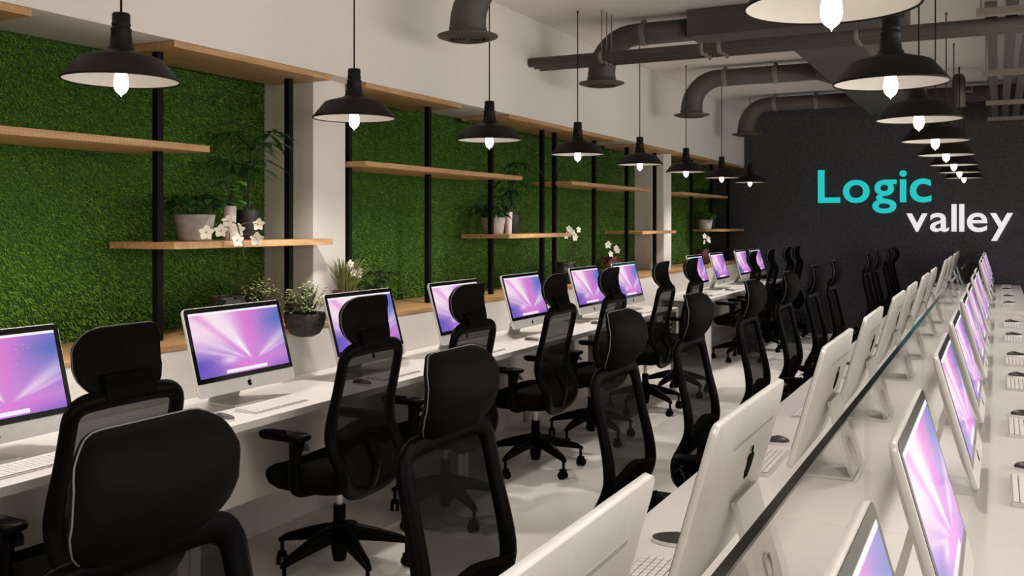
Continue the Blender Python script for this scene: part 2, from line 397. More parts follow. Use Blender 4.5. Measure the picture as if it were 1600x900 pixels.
def wallpaper(nu, nv):
    u, v = np.meshgrid(np.linspace(0, 1, nu), np.linspace(0, 1, nv)); v = 1-v    # v runs down the picture
    A = lambda *c: np.array(c, float)/255
    g = lambda x, c, w: np.exp(-((x-c)/w)**2)[..., None]
    col = np.zeros((nv, nu, 3))+A(206, 132, 214)
    lerp = lambda a, c, m: a*(1-m)+c*m
    col = lerp(col, A(84, 108, 188), np.clip((u-.60)/.36, 0, 1)[..., None]*np.clip(1-np.abs(v-.22)/.62, 0, 1)[..., None])
    col = lerp(col, A(96, 84, 184), np.clip((.46-u)/.44, 0, 1)[..., None]*np.clip((v-.36)/.40, 0, 1)[..., None])
    col = lerp(col, A(120, 92, 196), np.clip((v-.80)/.25, 0, 1)[..., None]*np.clip(np.abs(u-.5)/.35, 0, 1)[..., None])
    col = lerp(col, A(246, 222, 236), np.clip((.62-u)/.34, 0, 1)[..., None]*np.clip((.78-v)/.46, 0, 1)[..., None]*.95)
    ang = np.arctan2(u-.60, .86-v+1e-4)*180/pi; rad = np.sqrt((u-.60)**2*2.2+(v-.86)**2)
    col = lerp(col, A(226, 124, 208), g(ang, -33, 3.2)*np.clip(rad/.5, 0, 1)[..., None]*.55)
    col = lerp(col, A(226, 118, 208), g(ang, 2, 9)*.65*np.clip(rad/.3, 0, 1)[..., None])
    for c, w_, k, r0 in ((-21, 7, .92, .02), (-27, 2, .5, .3), (-48, 5, .5, .1), (-62, 3, .55, .25), (46, 9, .62, .05), (58, 3, .4, .2)):
        col = lerp(col, A(255, 246, 250), g(ang, c, w_)*k*np.clip((rad-r0)/.12, 0, 1)[..., None]*np.clip(1.35-rad, 0, 1)[..., None])
    col = lerp(col, A(250, 240, 250), (np.exp(-((u-.34)/.09)**2-((v-.78)/.06)**2)*.7)[..., None])
    col = lerp(col, A(232, 120, 214), (np.exp(-((u-.60)/.26)**2-((v-.90)/.09)**2)*.6)[..., None])
    for k in range(18):
        a, b = random.choice([(random.uniform(.68, .97), random.uniform(.06, .6)), (random.uniform(.05, .3), random.uniform(.6, .9))])
        col = lerp(col, A(235, 225, 255), (np.exp(-((u-a)/.0035)**2-((v-b)/.006)**2)*.7)[..., None])
    col[v < .034] = A(246, 244, 248)
    dock = (v > .93) & (v < .985) & (u > .28) & (u < .74); col[dock] = A(240, 235, 245)
    icon = dock & (v < .965) & (np.sin(u*190) > .5); col[icon] = A(252, 250, 252)
    lin = np.where(col <= .04045, col/12.92, ((col+.055)/1.055)**2.4)
    return lin

def make_computer():
    t = thing('desktop_computer')
    # aluminium body, rounded slab with a swollen back
    H = GH+CH; cz = (GH-CH)/2
    ring = lambda d, ins, r: [plane(z, d, y) for y, z in rrect(GW+.006-2*ins, H+.006-2*ins, r, 6, 0, cz)]
    bo = B().loft([ring(0, .001, .022), ring(-.001, 0, .023), ring(-.013, 0, .023), ring(-.0145, .0012, .023)], cap1=False)
    bo.loft([ring(-.0145, .0012, .023), ring(-.018, .012, .024), ring(-.028, .055, .026), ring(-.033, .105, .028), ring(-.036, .165, .014)], cap0=False)
    bo.build('body', 'alu', t)
    sc = B(); a = [plane(z, .0012, y) for y, z in rrect(GW, GH, (.016, .001), 5, 0, GH/2)]; b = [plane(z, .0002, y) for y, z in rrect(GW, GH, (.016, .001), 5, 0, GH/2)]
    sc.loft([b, a]); bez = sc.build('glass_front', 'black', t)
    nu, nv = 240, 135; cols = wallpaper(nu, nv)
    ys = np.linspace(-GW/2+.020, GW/2-.020, nu); zs = np.linspace(.021, GH-.021, nv)
    V = [plane(z, .0018, y) for z in zs for y in ys]
    F = [(j*nu+i, j*nu+i+1, (j+1)*nu+i+1, (j+1)*nu+i) for j in range(nv-1) for i in range(nu-1)]
    s = B(); s.add(V, F, True); scr = s.build('screen', 'screen', t)
    at = scr.data.color_attributes.new('picture', 'FLOAT_COLOR', 'POINT')
    C = np.ones((nu*nv, 4)); C[:, :3] = cols.reshape(-1, 3); at.data.foreach_set('color', C.ravel())
    def emblem(size, s0, d0, d1):
        e = B()
        for poly in apple_outline(size):
            e.loft([[plane(s0+z, d0, y) for y, z in poly], [plane(s0+z, d1, y) for y, z in poly]])
        o = e.build('emblem', 'emblem', t); o['label'] = 'black bitten-apple emblem'
    emblem(.027, -CH/2-.001, .0002, .0014)
    emblem(.062, GH*.60, -.0345, -.0368)
    B().loft([[plane(z, d, y) for y, z in rrect(.36, .010, .004, 3, 0, GH-.062)] for d in (-.022, -.0305)]).build('vent_slot', 'slot', t)
    # stand: slab behind the display folding into a foot
    path = catmull([(-.078, .245), (-.083, .228), (-.100, .16), (-.134, .045), (-.146, .017), (-.138, .0065), (-.110, .0055), (-.04, .005), (.008, .0045)], 4)
    L = []
    for i, (x, z) in enumerate(path):
        p0 = path[max(i-1, 0)]; p1 = path[min(i+1, len(path)-1)]; dx, dz = p1[0]-p0[0], p1[1]-p0[1]; l = sqrt(dx*dx+dz*dz); nx, nz = -dz/l, dx/l
        th = .0075 if i < 12 else .0045
        ww = .092
        L.append([(x+nx*a*th, s_*ww, max(0.0002, z+nz*a*th)) for s_, a in ((-1, -1), (1, -1), (1, 1), (-1, 1))])
    # cable hole ring on the slab, seen from behind
    st = B().loft(L, smooth=False).build('stand', 'alu', t)
    hole = B().tube([(-.128+.016*sin(k*pi/8)*.30, .026*cos(k*pi/8), .095+.026*sin(k*pi/8)) for k in range(16)], .0028, 6, True)
    hole.build('cable_ring', 'slot', st)
    return t

# ------------------------------------------------------------------ keyboards and mice
def make_keyboard():
    t = thing('keyboard')
    b = B(); w, d = .350, .120
    L = [[(x, y, z0 if x < 0 else z1) for x, y in rrect(d, w, .008, 3)] for z0, z1 in ((0.0002, 0.0002), (.013, .005))]
    b.loft(L, smooth=False); b.build('case', 'alu', t)
    zt = lambda x: .0131+(.0051-.0131)*(x+d/2)/d
    q = [(-.054, -.169), (.054, -.169), (.054, .169), (-.054, .169)]
    B().loft([[(x, y, zt(x)-.002) for x, y in q], [(x, y, zt(x)+.0006) for x, y in q]], smooth=False).build('key_bed', 'keybed', t)
    k = B()
    for r in range(6):
        x = -.0455+r*.0182; n = 14 if r < 5 else 8
        edges = np.linspace(-.168, .168, n+1) if r < 5 else np.array([-.168, -.144, -.12, -.095, -.065, .05, .085, .125, .168])
        for i in range(n):
            y0, y1 = edges[i]+.0016, edges[i+1]-.0016; h = .0075
            v = [(x+a*h, y, zt(x+a*h)+dz) for dz in (.0008, .0032) for a, y in ((-1, y0), (1, y0), (1, y1), (-1, y1))]
            k.add(v, [(0, 1, 2, 3), (4, 7, 6, 5), (0, 4, 5, 1), (1, 5, 6, 2), (2, 6, 7, 3), (3, 7, 4, 0)], False)
    k.build('keys', 'key', t)
    return t
def make_mouse():
    t = thing('computer_mouse')
    def shell(z0, z1, top):
        L = []
        for s in np.linspace(0, 1, 7):
            z = z0+(z1-z0)*s; e = sqrt(max(0, 1-(s*.98)**2)) if top else 1-.06*s
            L.append([(.055*e*cos(a), .031*e*sin(a), z+(.004*cos(a)*(-1) if top else 0)*s) for a in np.linspace(0, 2*pi, 24, endpoint=False)])
        return B().loft(L)
    shell(.0003, .011, False).build('base_shell', 'key', t)
    shell(.011, .027, True).build('top_shell', 'mousetop', t)
    return t

comp = make_computer(); keyb = make_keyboard(); mous = make_mouse()
used = set()
def put(proto, loc, rot, label, cat, group):
    if proto.name not in used:
        used.add(proto.name); o = proto; o.location = loc; o.rotation_euler = (0, 0, rot)
    else: o = dup(proto, loc, rot)
    return props(o, label, cat, group)
def place_set(rows, xs, rot, side, what, sg):
    xm, xk, xo = xs
    for i, y in enumerate(rows):
        o = ORD[i]
        put(comp, (xm, y, DESK), rot, 'silver all-in-one computer, %s from the camera %s' % (o, what), 'computer', 'all-in-one computers '+sg)
        put(keyb, (xk, y+.01, DESK), rot, 'white keyboard, %s from the camera %s' % (o, what), 'keyboard', 'keyboards '+sg)
        put(mous, (xo, y+side+.01*((i*7) % 3-1), DESK), rot, 'dark mouse, %s from the camera %s' % (o, what), 'mouse', 'mice '+sg)
place_set(SEAT_L, (-3.0, -2.868, -2.845), 0, -.315, 'on the desks by the green wall', 'on the wall desks')
place_set(SEAT_R, (-.063, .092, .100), 0, .300, 'on the outer half of the benches', 'on the outer bench side')
place_set(SEAT_R, (-.557, -.712, -.735), pi, .315, 'on the aisle half of the benches', 'on the aisle bench side')

# ------------------------------------------------------------------ office chairs (front towards local -x)
ZB = [.36, .41, .46, .52, .57, .62, .68, .74, .82, .90, .98, 1.04, 1.08]
XBK = [.12, .160, .182, .186, .160, .132, .118, .124, .142, .160, .178, .188, .196]
bx = lambda z: float(np.interp(z, ZB, XBK))
def make_chair():
    t = thing('office_chair')
    # five-star base
    b = B().lathe([(.028, .06), (.036, .10), (.042, .16), (.042, .215), (.030, .235)], 20, cap0=True, cap1=True)
    for k in range(5):
        a = radians(42+72*k); c, s = cos(a), sin(a); L = []
        for r, z, w_, h in ((.02, .185, .034, .036), (.08, .180, .031, .034), (.18, .158, .025, .027), (.285, .130, .018, .017), (.318, .114, .013, .010)):
            L.append([(r*c-y*s, r*s+y*c, z+zz) for y, zz in rrect(2*w_, 2*h, min(w_, h)*.5, 2)])
        b.loft(L)
    b.build('star_base', 'plastic', t)
    cb = B().tube([(0, 0, .05), (0, 0, .112)], .009, 8)
    for sgn in (-1, 1):
        L = [[(.024*cos(q)+.006, sgn*(.006+yy), .0243+.024*sin(q)) for q in np.linspace(0, 2*pi, 18, endpoint=False)] for yy in (0, .017)]
        cb.loft(L, smooth=False)
    cb.loft([[(x+.004, y, z) for x, y in rrect(.036, .04, .01, 3)] for z in (.040, .060)])
    c0 = None
    for k in range(5):
        a = radians(42+72*k)
        if c0 is None: c0 = cb.build('caster', 'plastic', t); c = c0
        else: c = c0.copy(); COL.objects.link(c); c.parent = t
        c.location = (.305*cos(a), .305*sin(a), 0); c.rotation_euler = (0, 0, a+radians(35+40*k))
    B().lathe([(.026, .23), (.028, .235), (.028, .305), (.025, .31)], 20, cap0=True, cap1=True).build('gas_lift', 'plastic', t)
    B().lathe([(.0145, .31), (.0145, .395)], 16, cap0=True, cap1=True).build('piston', 'chrome', t)
    m = B().loft([[(x, y, z) for x, y in rrect(wx, wy, .02, 3)] for z, wx, wy in ((.388, .16, .12), (.405, .22, .20), (.428, .24, .30))])
    m.tube(catmull([(.06, 0, .41), (.14, 0, .402), (.175, 0, .42), (bx(.45)+.012, 0, .45), (bx(.54)+.030, 0, .54), (bx(.63)+.030, 0, .62)], 4), .02, 8, prof=(.030, .013), up=(1, 0, .3))
    m.build('tilt_mechanism', 'plastic', t)
    # seat
    L = []
    def plan(sx, z, sy=None, dx=0, drop=0):
        o = []
        for q in np.linspace(0, 2*pi, 44, endpoint=False):
            c, s = cos(q), sin(q); e = .52
            x = (abs(c)**e)*(1 if c > 0 else -1)*.225*sx-.050+dx; y = (abs(s)**e)*(1 if s > 0 else -1)*.262*(sy or sx)
            o.append((x, y, z-drop*max(0, (-x-.10)/.17)**2+.012*min(1, (abs(y)/.25)**2)))
        return o
    L = [plan(.62, .398), plan(.86, .404), plan(.96, .425), plan(1.0, .455, drop=.005), plan(1.0, .485, drop=.02), plan(.965, .508, drop=.034), plan(.86, .520, drop=.038), plan(.5, .522, drop=.038), plan(.1, .520, drop=.03)]
    B().loft(L).build('seat', 'fabric', t)
    # back frame: closed loop
    half = [(0, 1.034), (.11, 1.033), (.172, 1.026), (.204, .998), (.209, .94), (.210, .86), (.214, .76), (.219, .67), (.220, .60), (.218, .54), (.204, .480), (.165, .437), (.095, .414), (0, .407)]
    loop = half+[(-y, z) for y, z in half[-2:0:-1]]
    pts = catmull([(bx(z), y, z) for y, z in loop], 3, True)
    m_ = len(pts); ups = []; pr = []
    for i, p in enumerate(pts):
        ups.append((1, 0, .15)); low = min(1, max(0, (.85-p[2])/.25))
        pr.append((.030+.008*low, .017+.005*low))
    B().tube(pts, 0, 10, True, prof=pr, up=ups).build('back_frame', 'plastic', t)
    hw = lambda z: float(np.interp(z, [.412, .43, .47, .52, .60, .67, .86, .98, 1.015, 1.035], [.04, .13, .185, .210, .216, .215, .206, .202, .19, .12]))
    V = []; rows = np.linspace(.416, 1.033, 26); cs = np.linspace(-1, 1, 9)
    for z in rows:
        for c in cs: V.append((bx(z)+.004+.010*(1-c*c), c*hw(z), z))
    F = [(j*9+i, j*9+i+1, (j+1)*9+i+1, (j+1)*9+i) for j in range(25) for i in range(8)]
    B().add(V, F).build('back_mesh', 'mesh', t)
    lb = B(); Lf = []; Lb = []
    ring = []
    for c in np.linspace(-1, 1, 13): ring.append((c, .690+.014*cos(c*pi)))
    for c in np.linspace(1, -1, 13): ring.append((c, .545-.035*abs(c)**1.5))
    for off in (.002, -.016, -.024):
        sc_ = 1 if off > -.02 else .93
        Lf.append([(bx(z)+off, c*hw(z)*sc_, .62+(z-.62)*sc_) for c, z in ring])
    lb.loft(Lf).build('lumbar_pad', 'fabric', t)
    # head rest: padded, hooked profile
    hz = [1.020, 1.045, 1.09, 1.14, 1.19, 1.235, 1.268]; hx = [.192, .178, .146, .126, .126, .146, .184]
    def hsec(sgn, k):
        out = []
        for y, z in rrect(.334, .218, (.075, .092), 7, 0, 0):
            y *= k; z = 1.147+z*k
            out.append((float(np.interp(z, hz, hx))+.014*(abs(y)/.16)**2+sgn, y, z))
        return out
    hr = B().loft([hsec(.016, .06), hsec(.016, .5), hsec(.014, .88), hsec(.010, .965), hsec(.003, 1), hsec(-.004, 1)], cap0=True, cap1=False)
    hr.loft([hsec(-.004, 1), hsec(-.016, .985), hsec(-.026, .93), hsec(-.033, .82), hsec(-.037, .6), hsec(-.039, .3), hsec(-.039, .05)], cap0=False)
    h = hr.build('headrest', 'cushion', t)
    B().tube([(p[0], p[1], p[2]) for p in hsec(-.006, 1.003)], .0016, 6, True).build('rim_highlight', 'rim_highlight', h)  # grey bead drawn as the lit rim along the cushion edge
    nk = B()
    nk.loft([[(bx(1.05)+dx, y*s, z) for y, dx in ((-.10, -.012), (.10, -.012), (.10, .016), (-.10, .016))] for z, s in ((1.030, 1), (1.065, .95))]+
            [[(.164+dx, y, 1.105) for y, dx in ((-.09, -.01), (.09, -.01), (.09, .016), (-.09, .016))]], smooth=False)
    nk.build('headrest_bracket', 'plastic', t)
    # arm rests
    for s in (-1, 1):
        ar = B().tube(catmull([(.0, s*.15, .418), (-.02, s*.22, .415), (-.03, s*.262, .432), (-.032, s*.270, .48), (-.030, s*.271, .57), (-.020, s*.271, .635), (-.012, s*.271, .652)], 4), 0, 10,
                       prof=[(.020, .028)]*16+[(.020, .028), (.022, .030), (.024, .032), (.026, .036), (.028, .042), (.03, .05), (.032, .06), (.034, .066), (.034, .07)], up=(1, 0, 0))
        ar.build('armrest', 'plastic', t)
        arm = t.children[-1] if False else [c for c in t.children if c.name.startswith('armrest')][-1]
        pad = B().loft([[(x-.085, y+s*.271, z+.006*((x)/.12)**2) for x, y in rrect(.262*k, .084*k, .038*k, 6)] for z, k in ((.645, .86), (.651, .98), (.664, 1), (.672, .95), (.676, .8))])
        pad.build('arm_pad', 'plastic', arm)
    return t
chair = make_chair()
for i, y in enumerate(CHAIR_L):
    put(chair, (-2.645, y, 0), 0, 'black mesh office chair, %s from the camera in the row facing the wall desks' % ORD[i], 'chair', 'chairs at the wall desks')
for i, y in enumerate(CHAIR_R):
    put(chair, (-1.078, y, 0), pi, 'black mesh office chair, %s from the camera in the row facing the bench desks' % ORD[i], 'chair', 'chairs at the bench desks')

# ------------------------------------------------------------------ pendant lamps
def make_pendant():
    t = thing('pendant_lamp')
    outer = [(.2035, .0012), (.2045, -.002), (.208, -.0035), (.2105, .0), (.2095, .004), (.206, .007), (.148, .078), (.128, .086), (.062, .104), (.050, .110), (.045, .118)]
    B().lathe(outer, 48).build('shade', 'lamp', t)
    inner = [(.2036, .0010), (.202, .005), (.145, .074), (.126, .081), (.060, .098), (.022, .102), (.001, .103)]
    B().lathe(inner, 48).build('shade_liner', 'liner', t)
    B().lathe([(.047, .108), (.047, .120), (.041, .126), (.035, .180), (.037, .183), (.037, .192), (.032, .194), (.032, .203), (.034, .205), (.034, .212), (.032, .214), (.032, .245), (.028, .250), (.0, .250)], 28).build('socket', 'lamp', t)
    B().tube([(0, 0, .25), (0, 0, CEIL-ZR-.012)], .0042, 8).build('cord', 'lamp', t)
    B().lathe([(.0, CEIL-ZR-.014), (.008, CEIL-ZR-.012), (.009, CEIL-ZR-.0005), (0, CEIL-ZR-.0005)], 16).build('ceiling_cap', 'lamp', t)
    bl = [(.0, -.062), (.0015, -.058), (.004, -.054), (.011, -.049), (.0185, -.042), (.0240, -.031), (.0265, -.017), (.0258, -.002), (.0222, .020), (.0178, .045), (.015, .062), (.014, .072)]
    B().lathe(bl, 24).build('bulb', 'bulb', t)
    B().lathe([(.0145, .064), (.017, .066), (.017, .1025)], 20).build('bulb_holder', 'lamp', t)
    return t
ZR = 2.108
pend = make_pendant()
lampdata = bpy.data.lights.new('pendant_light', 'SPOT')
lampdata.energy = 52; lampdata.color = (1, .935, .865); lampdata.spot_size = radians(150); lampdata.spot_blend = 1.0; lampdata.shadow_soft_size = .045
benchdata = lampdata.copy(); benchdata.energy = 27
def place_pendant(x, y, label, grp):
    o = put(pend, (x, y, ZR), 0, label, 'lamp', grp)
    l = bpy.data.objects.new('pendant_light', lampdata if x < -1 else benchdata); COL.objects.link(l); l.location = (x, y, ZR-.068-.045)
YP = [2.4812+1.4353*k for k in range(8)]
place_pendant(-2.902, YP[0], 'black dome pendant lamp, first from the camera over the wall desks', 'pendants over the wall desks')
for k in range(1, 8):
    place_pendant(-2.902, YP[k], 'black dome pendant lamp, %s from the camera over the wall desks' % ORD[k], 'pendants over the wall desks')
for k in range(8):
    place_pendant(-.3625, 2.4205+1.4353*k, 'black dome pendant lamp, %s from the camera over the bench desks' % ORD[k], 'pendants over the bench desks')
# the rows run on behind the camera
for x in (-2.902, -.3625):
    for k in (-1, -2):
        y = 2.45+1.4353*k
        place_pendant(x, y, 'black dome pendant lamp over the %s, %s behind the camera' % ('wall desks' if x < -1 else 'bench desks', 'just' if k == -1 else 'farther'), 'pendants behind the camera')

# ------------------------------------------------------------------ ducts and pipes under the ceiling
def clamp(t, x, y, z, r):
    b = B().tube([(x, y+r*1.03*cos(a), z+r*1.03*sin(a)) for a in np.linspace(0, 2*pi, 28, endpoint=False)], 0, 8, True, prof=(.004, .028), up=(1, 0, 0))
    b.box(x-.02, x+.02, y-.012, y+.012, z+r, z+r+.022); b.tube([(x, y, z+r), (x, y, CEIL-.002)], .006, 8)
    b.build('hanger_clamp', 'strap', t)
def outlet(t, x, y, z):
    b = B().lathe([(.118, .05), (.118, .022), (.135, .016), (.186, .006), (.188, .0), (.184, -.004), (.130, -.022), (.118, -.018)], 40)
    b.build('flange', 'duct', t, (x, y, z))
    g = B()
    for r in (.105, .082, .059, .036): g.lathe([(r, -.016), (r+.006, -.020), (r+.010, -.008)], 32)
    g.lathe([(.118, -.001), (.0, -.001)], 32); g.lathe([(0, -.020), (.018, -.020), (.022, -.006)], 24)
    g.build('diffuser_rings', 'duct', t, (x, y, z))
def duct(y, x1, label, clamps, up_end=False):
    x0, zf, zc, r0, r1, R = -2.90, 2.722, 3.095, .113, .088, .30
    t = thing('air_duct', (0, 0, 0))
    pts = [(x0, y, zf), (x0, y, zc-R)]; rad = [r0, r0]
    for k in range(1, 11):
        a = radians(90*k/10); pts.append((x0+R-R*cos(a), y, zc-R+R*sin(a))); rad.append(r0+(r1-r0)*k/10)
    if up_end:
        pts += [(x1-.12, y, zc), (x1-.04, y, zc+.03), (x1, y, zc+.10), (x1, y, CEIL-.001)]; rad += [r1]*4
    else: pts.append((x1, y, zc)); rad.append(r1)
    B().tube(pts, rad, 28).build('duct_pipe', 'duct', t)
    outlet(t, x0, y, zf)
    for cx in clamps: clamp(t, cx, y, zc, r1)
    return props(t, label, 'duct', 'elbowed ducts by the left wall')
duct(5.07, -1.9, 'dark grey elbow duct outlet nearest the camera, cut by the photo top', (-2.50,), True)
duct(7.28, -2.135, 'dark grey elbow duct behind the three long pipes', (-2.535,))
duct(9.855, -1.62, 'dark grey elbow duct, third from the camera', (-2.54, -2.02))
duct(12.33, -1.50, 'dark grey elbow duct in front of the dark wall', (-2.54, -2.03))
# trunk with two tapered branches and the unit in front of it
t = thing('trunk_duct', (0, 0, 0))
B().box(-1.46, -.93, 7.62, 12.95, 2.955, CEIL-.004).build('trunk', 'duct', t, bevel=.006)
for y in (9.855, 12.33):
    L = [[(-1.62+.001, y+a, 3.095+b) for a, b in rrect(.176, .176, .087, 5)], [(-1.459, y+a, 3.086+b) for a, b in rrect(.42, .24, .02, 5)]]
    if y > 12: L = [[(p[0]+.115 if i == 0 else p[0], p[1], p[2]) for p in l] for i, l in enumerate(L)]
    B().loft(L, smooth=False).build('branch_taper', 'duct', t)
props(t, 'wide dark trunk duct running away under the ceiling', 'duct')
o = B().box(-2.135, -.58, 7.12, 7.615, 3.012, CEIL-.003).build('air_handling_unit', 'duct', bevel=.006)
props(o, 'boxy dark air unit against the ceiling behind the long pipes', 'air unit')
t = thing('air_duct', (0, 0, 0))
B().tube([(-.925, 12.33, 3.085), (XR-.002, 12.33, 3.085)], .092, 28).build('duct_pipe', 'duct', t)
props(t, 'straight dark duct crossing to the right beyond the trunk', 'duct')
t = thing('hanging_duct_canister', (-.374, 11.145, 0))
B().lathe([(.0, 2.805), (.062, 2.805), (.066, 2.812), (.066, 3.09), (.060, 3.125), (.040, 3.155), (0, 3.165)], 24).build('canister', 'duct', t)
B().tube([(0, 0, 3.16), (0, 0, CEIL-.002)], .006, 8).build('hanger_rod', 'strap', t)
v = B().tube([(.06, 0, 2.97), (.11, 0, 2.97)], .012, 10); v.tube([(.125+.0*a, .032*cos(a), 2.985+.032*sin(a)) for a in np.linspace(0, 2*pi, 20, endpoint=False)], .007, 8, True)
v.tube([(.11, 0, 2.97), (.125, -.03, 2.985)], .006, 6)
v.tube([(.12, 0, 2.955), (.128, 0, 3.015)], .006, 6)
v.build('valve_wheel', 'strap', t)
props(t, 'dark vertical canister with a small valve wheel hanging by the slatted raft', 'canister')
for k in range(3):
    y = 6.83+.105*k; z = 2.857
    t = thing('ceiling_pipe', (0, y, z))
    p = B().tube([(XB+.001, 0, 0), (XR-.001, 0, 0)], .037, 20)
    p.lathe([(0, 0), (0, 0)], 8) if False else None
    p.build('pipe', 'duct', t)
    for x in (-2.72, -1.93, -1.80, -.86):
        c = B().tube([(x, .0405*cos(a), .0405*sin(a)) for a in np.linspace(0, 2*pi, 24, endpoint=False)], 0, 8, True, prof=(.003, .016), up=(1, 0, 0))
        c.box(x-.008, x+.008, -.006, .006, -.052, -.038)
        if x in (-2.72, -.86): c.tube([(x, 0, .04), (x, 0, CEIL-z-.002)], .0045, 6)
        c.build('pipe_hanger', 'strap', t)
    props(t, ('front', 'middle', 'rear')[k]+' one of three parallel dark pipes crossing below the ceiling', 'pipe', 'three parallel ceiling pipes')

# slatted rafts --------------------------------------------------------------
def raft(y0, y1, xs, n, bars, label):
    t = thing('slatted_raft', (0, 0, 2.90))
    for k in range(n):
        x = xs+.116*k
        B().box(x, x+.070, y0, y1, 0, .026).build('slat', 'slat', t)
    for y in bars:
        B().box(xs-.045, xs+.116*n+.02, y-.035, y+.035, -.045, 0).build('crossbar', 'bar', t)
        for x in (xs-.02, xs+.116*n):
            B().tube([(x, y, 0), (x, y, CEIL-2.90-.002)], .003, 6).build('hanger_wire', 'strap', t)
    return props(t, label, 'ceiling raft', 'slatted ceiling rafts')
raft(6.46, 13.75, -.075, 14, (6.55, 9.22, 11.55, 13.35), 'long slatted timber raft hanging below the ceiling toward the dark wall')
raft(3.0, 6.16, -.135, 14, (3.4, 5.90), 'slatted timber raft hanging nearest the camera, cut by the photo top')

# ------------------------------------------------------------------ plants
def rot_to(d):
    d = Vector(d).normalized(); return d.to_track_quat('X', 'Z').to_matrix()
def leaf(b, base, d, ln, wd, droop=.3, n=5, fold=.15, shape=1., roll=0.):
    """one leaf blade: strip along d with droop and a centre fold"""
    M = rot_to(d); c, s_ = cos(roll), sin(roll); V = []
    for i in range(n+1):
        s = i/n; w_ = wd*.5*(sin(pi*min(1, (s*.93+.05)))**shape); z = -droop*ln*s*s
        for e in (-1, 0, 1):
            y0, z0 = e*w_, fold*w_*abs(e)
            p = M @ Vector((s*ln, y0*c-z0*s_, y0*s_+z0*c)); p = p+Vector((0, 0, z)); V.append(tuple(p+Vector(base)))
    F = []
    for i in range(n):
        for e in (0, 1): F.append((i*3+e, i*3+e+1, (i+1)*3+e+1, (i+1)*3+e))
    b.add(V, F)
def rnd(a, b): return random.uniform(a, b)
def pot(t, prof, m, soil_r, soil_z, n=32, name='pot'):
    B().lathe(prof, n, cap0=True).build(name, m, t)
    B().lathe([(soil_r, soil_z), (0, soil_z+.004)], 20).build('soil', 'soil', t)

def trough(loc, label, seed):
    random.seed(seed); t = thing('potted_plant', loc)
    pot(t, [(.072, .0005), (.078, .004), (.098, .125), (.098, .130), (.092, .130), (.090, .112)], 'concrete', .091, .110)
    st = B(); lf = B(); lg = B()
    for k in range(38):
        a = rnd(0, 2*pi); r = rnd(.01, .07); p = [(r*cos(a), r*sin(a), .11)]; h = rnd(.04, .13); o = rnd(.03, .10)
        p += [((r+o*.3)*cos(a), (r+o*.3)*sin(a), .11+h*.7), ((r+o*.7)*cos(a), (r+o*.7)*sin(a), .11+h), ((r+o)*cos(a), (r+o)*sin(a), .11+h*.86)]
        st.tube(catmull(p, 3), .0016, 5)
        e = p[-1] if k % 2 else p[-2]
        for q in range(4):
            leaf(lf if q else lg, e, (cos(a+rnd(-1.4, 1.4)), sin(a+rnd(-1.4, 1.4)), rnd(-.3, .5)), rnd(.042, .075), rnd(.022, .042), .4)
    # two dry seed heads above the leaves
    for x, y, z in ((.01, -.075, .21), (.0, .05, .21)):
        st.tube([(x*.5, y*.5, .11), (x, y, z)], .0015, 5)
        for k in range(60):
            d = Vector((rnd(-1, 1), rnd(-1, 1), rnd(-1, 1))).normalized()*.026
            st.tube([(x, y, z), (x+d.x, y+d.y, z+d.z)], .0004, 3)
    st.build('stems', 'stem', t); lf.build('leaves', 'leafdark', t); lg.build('pale_leaves', 'leafmid', t)
    props(t, label, 'plant'); return t
def heart(loc, label, seed):
    random.seed(seed); t = thing('potted_plant', loc)
    pot(t, [(.026, .0005), (.028, .003), (.034, .172), (.034, .176), (.030, .176), (.030, .160)], 'potwhite', .031, .158, 24)
    st = B(); lf = B(); lb = B()
    for k in range(30):
        a = rnd(0, 2*pi); h = rnd(.02, .15); o = rnd(.02, .10); p = [(0, 0, .158), (o*.4*cos(a), o*.4*sin(a), .158+h*.7), (o*cos(a), o*sin(a), .158+h)]
        st.tube(catmull(p, 3), .0013, 5)
        leaf(lb if k % 3 == 0 else lf, p[-1], (cos(a), sin(a), rnd(-.2, .5)), rnd(.045, .065), rnd(.04, .058), .25, shape=.6)
    st.build('stems', 'stem', t); lf.build('leaves', 'leafmid', t); lb.build('bright_leaves', 'leafbright', t)
    props(t, label, 'plant'); return t
def palm(loc, label, seed):
    random.seed(seed); t = thing('potted_plant', loc)
    pot(t, [(.062, .0005), (.064, .003), (.068, .155), (.068, .158), (.063, .158), (.062, .140)], 'potdark', .063, .138, 28)
    st = B(); lf = B()
    for k in range(13):
        a = (k/13)*2*pi*2+rnd(-.3, .3); h = rnd(.12, .46); o = rnd(.03, .16)
        p = catmull([(0.01*cos(a), .01*sin(a), .138), (o*.2*cos(a), o*.2*sin(a), .138+h*.5), (o*.6*cos(a), o*.6*sin(a), .138+h*.9), (o*cos(a), o*sin(a), .138+h)], 4)
        p = [(min(x, .16), y, z) for x, y, z in p]
        st.tube(p, .0025, 5)
        for q in range(7):
            b_ = 2*pi*q/7+rnd(-.2, .2); ln = rnd(.11, .19)
            dx = cos(b_); ln = ln*(.55 if dx < -.3 else 1)
            leaf(lf, p[-1], (dx, sin(b_), rnd(-.05, .3)), ln, rnd(.022, .036), rnd(.35, .7), 6)
    st.build('stems', 'stem', t); lf.build('leaves', 'leafdark', t)
    props(t, label, 'plant'); return t
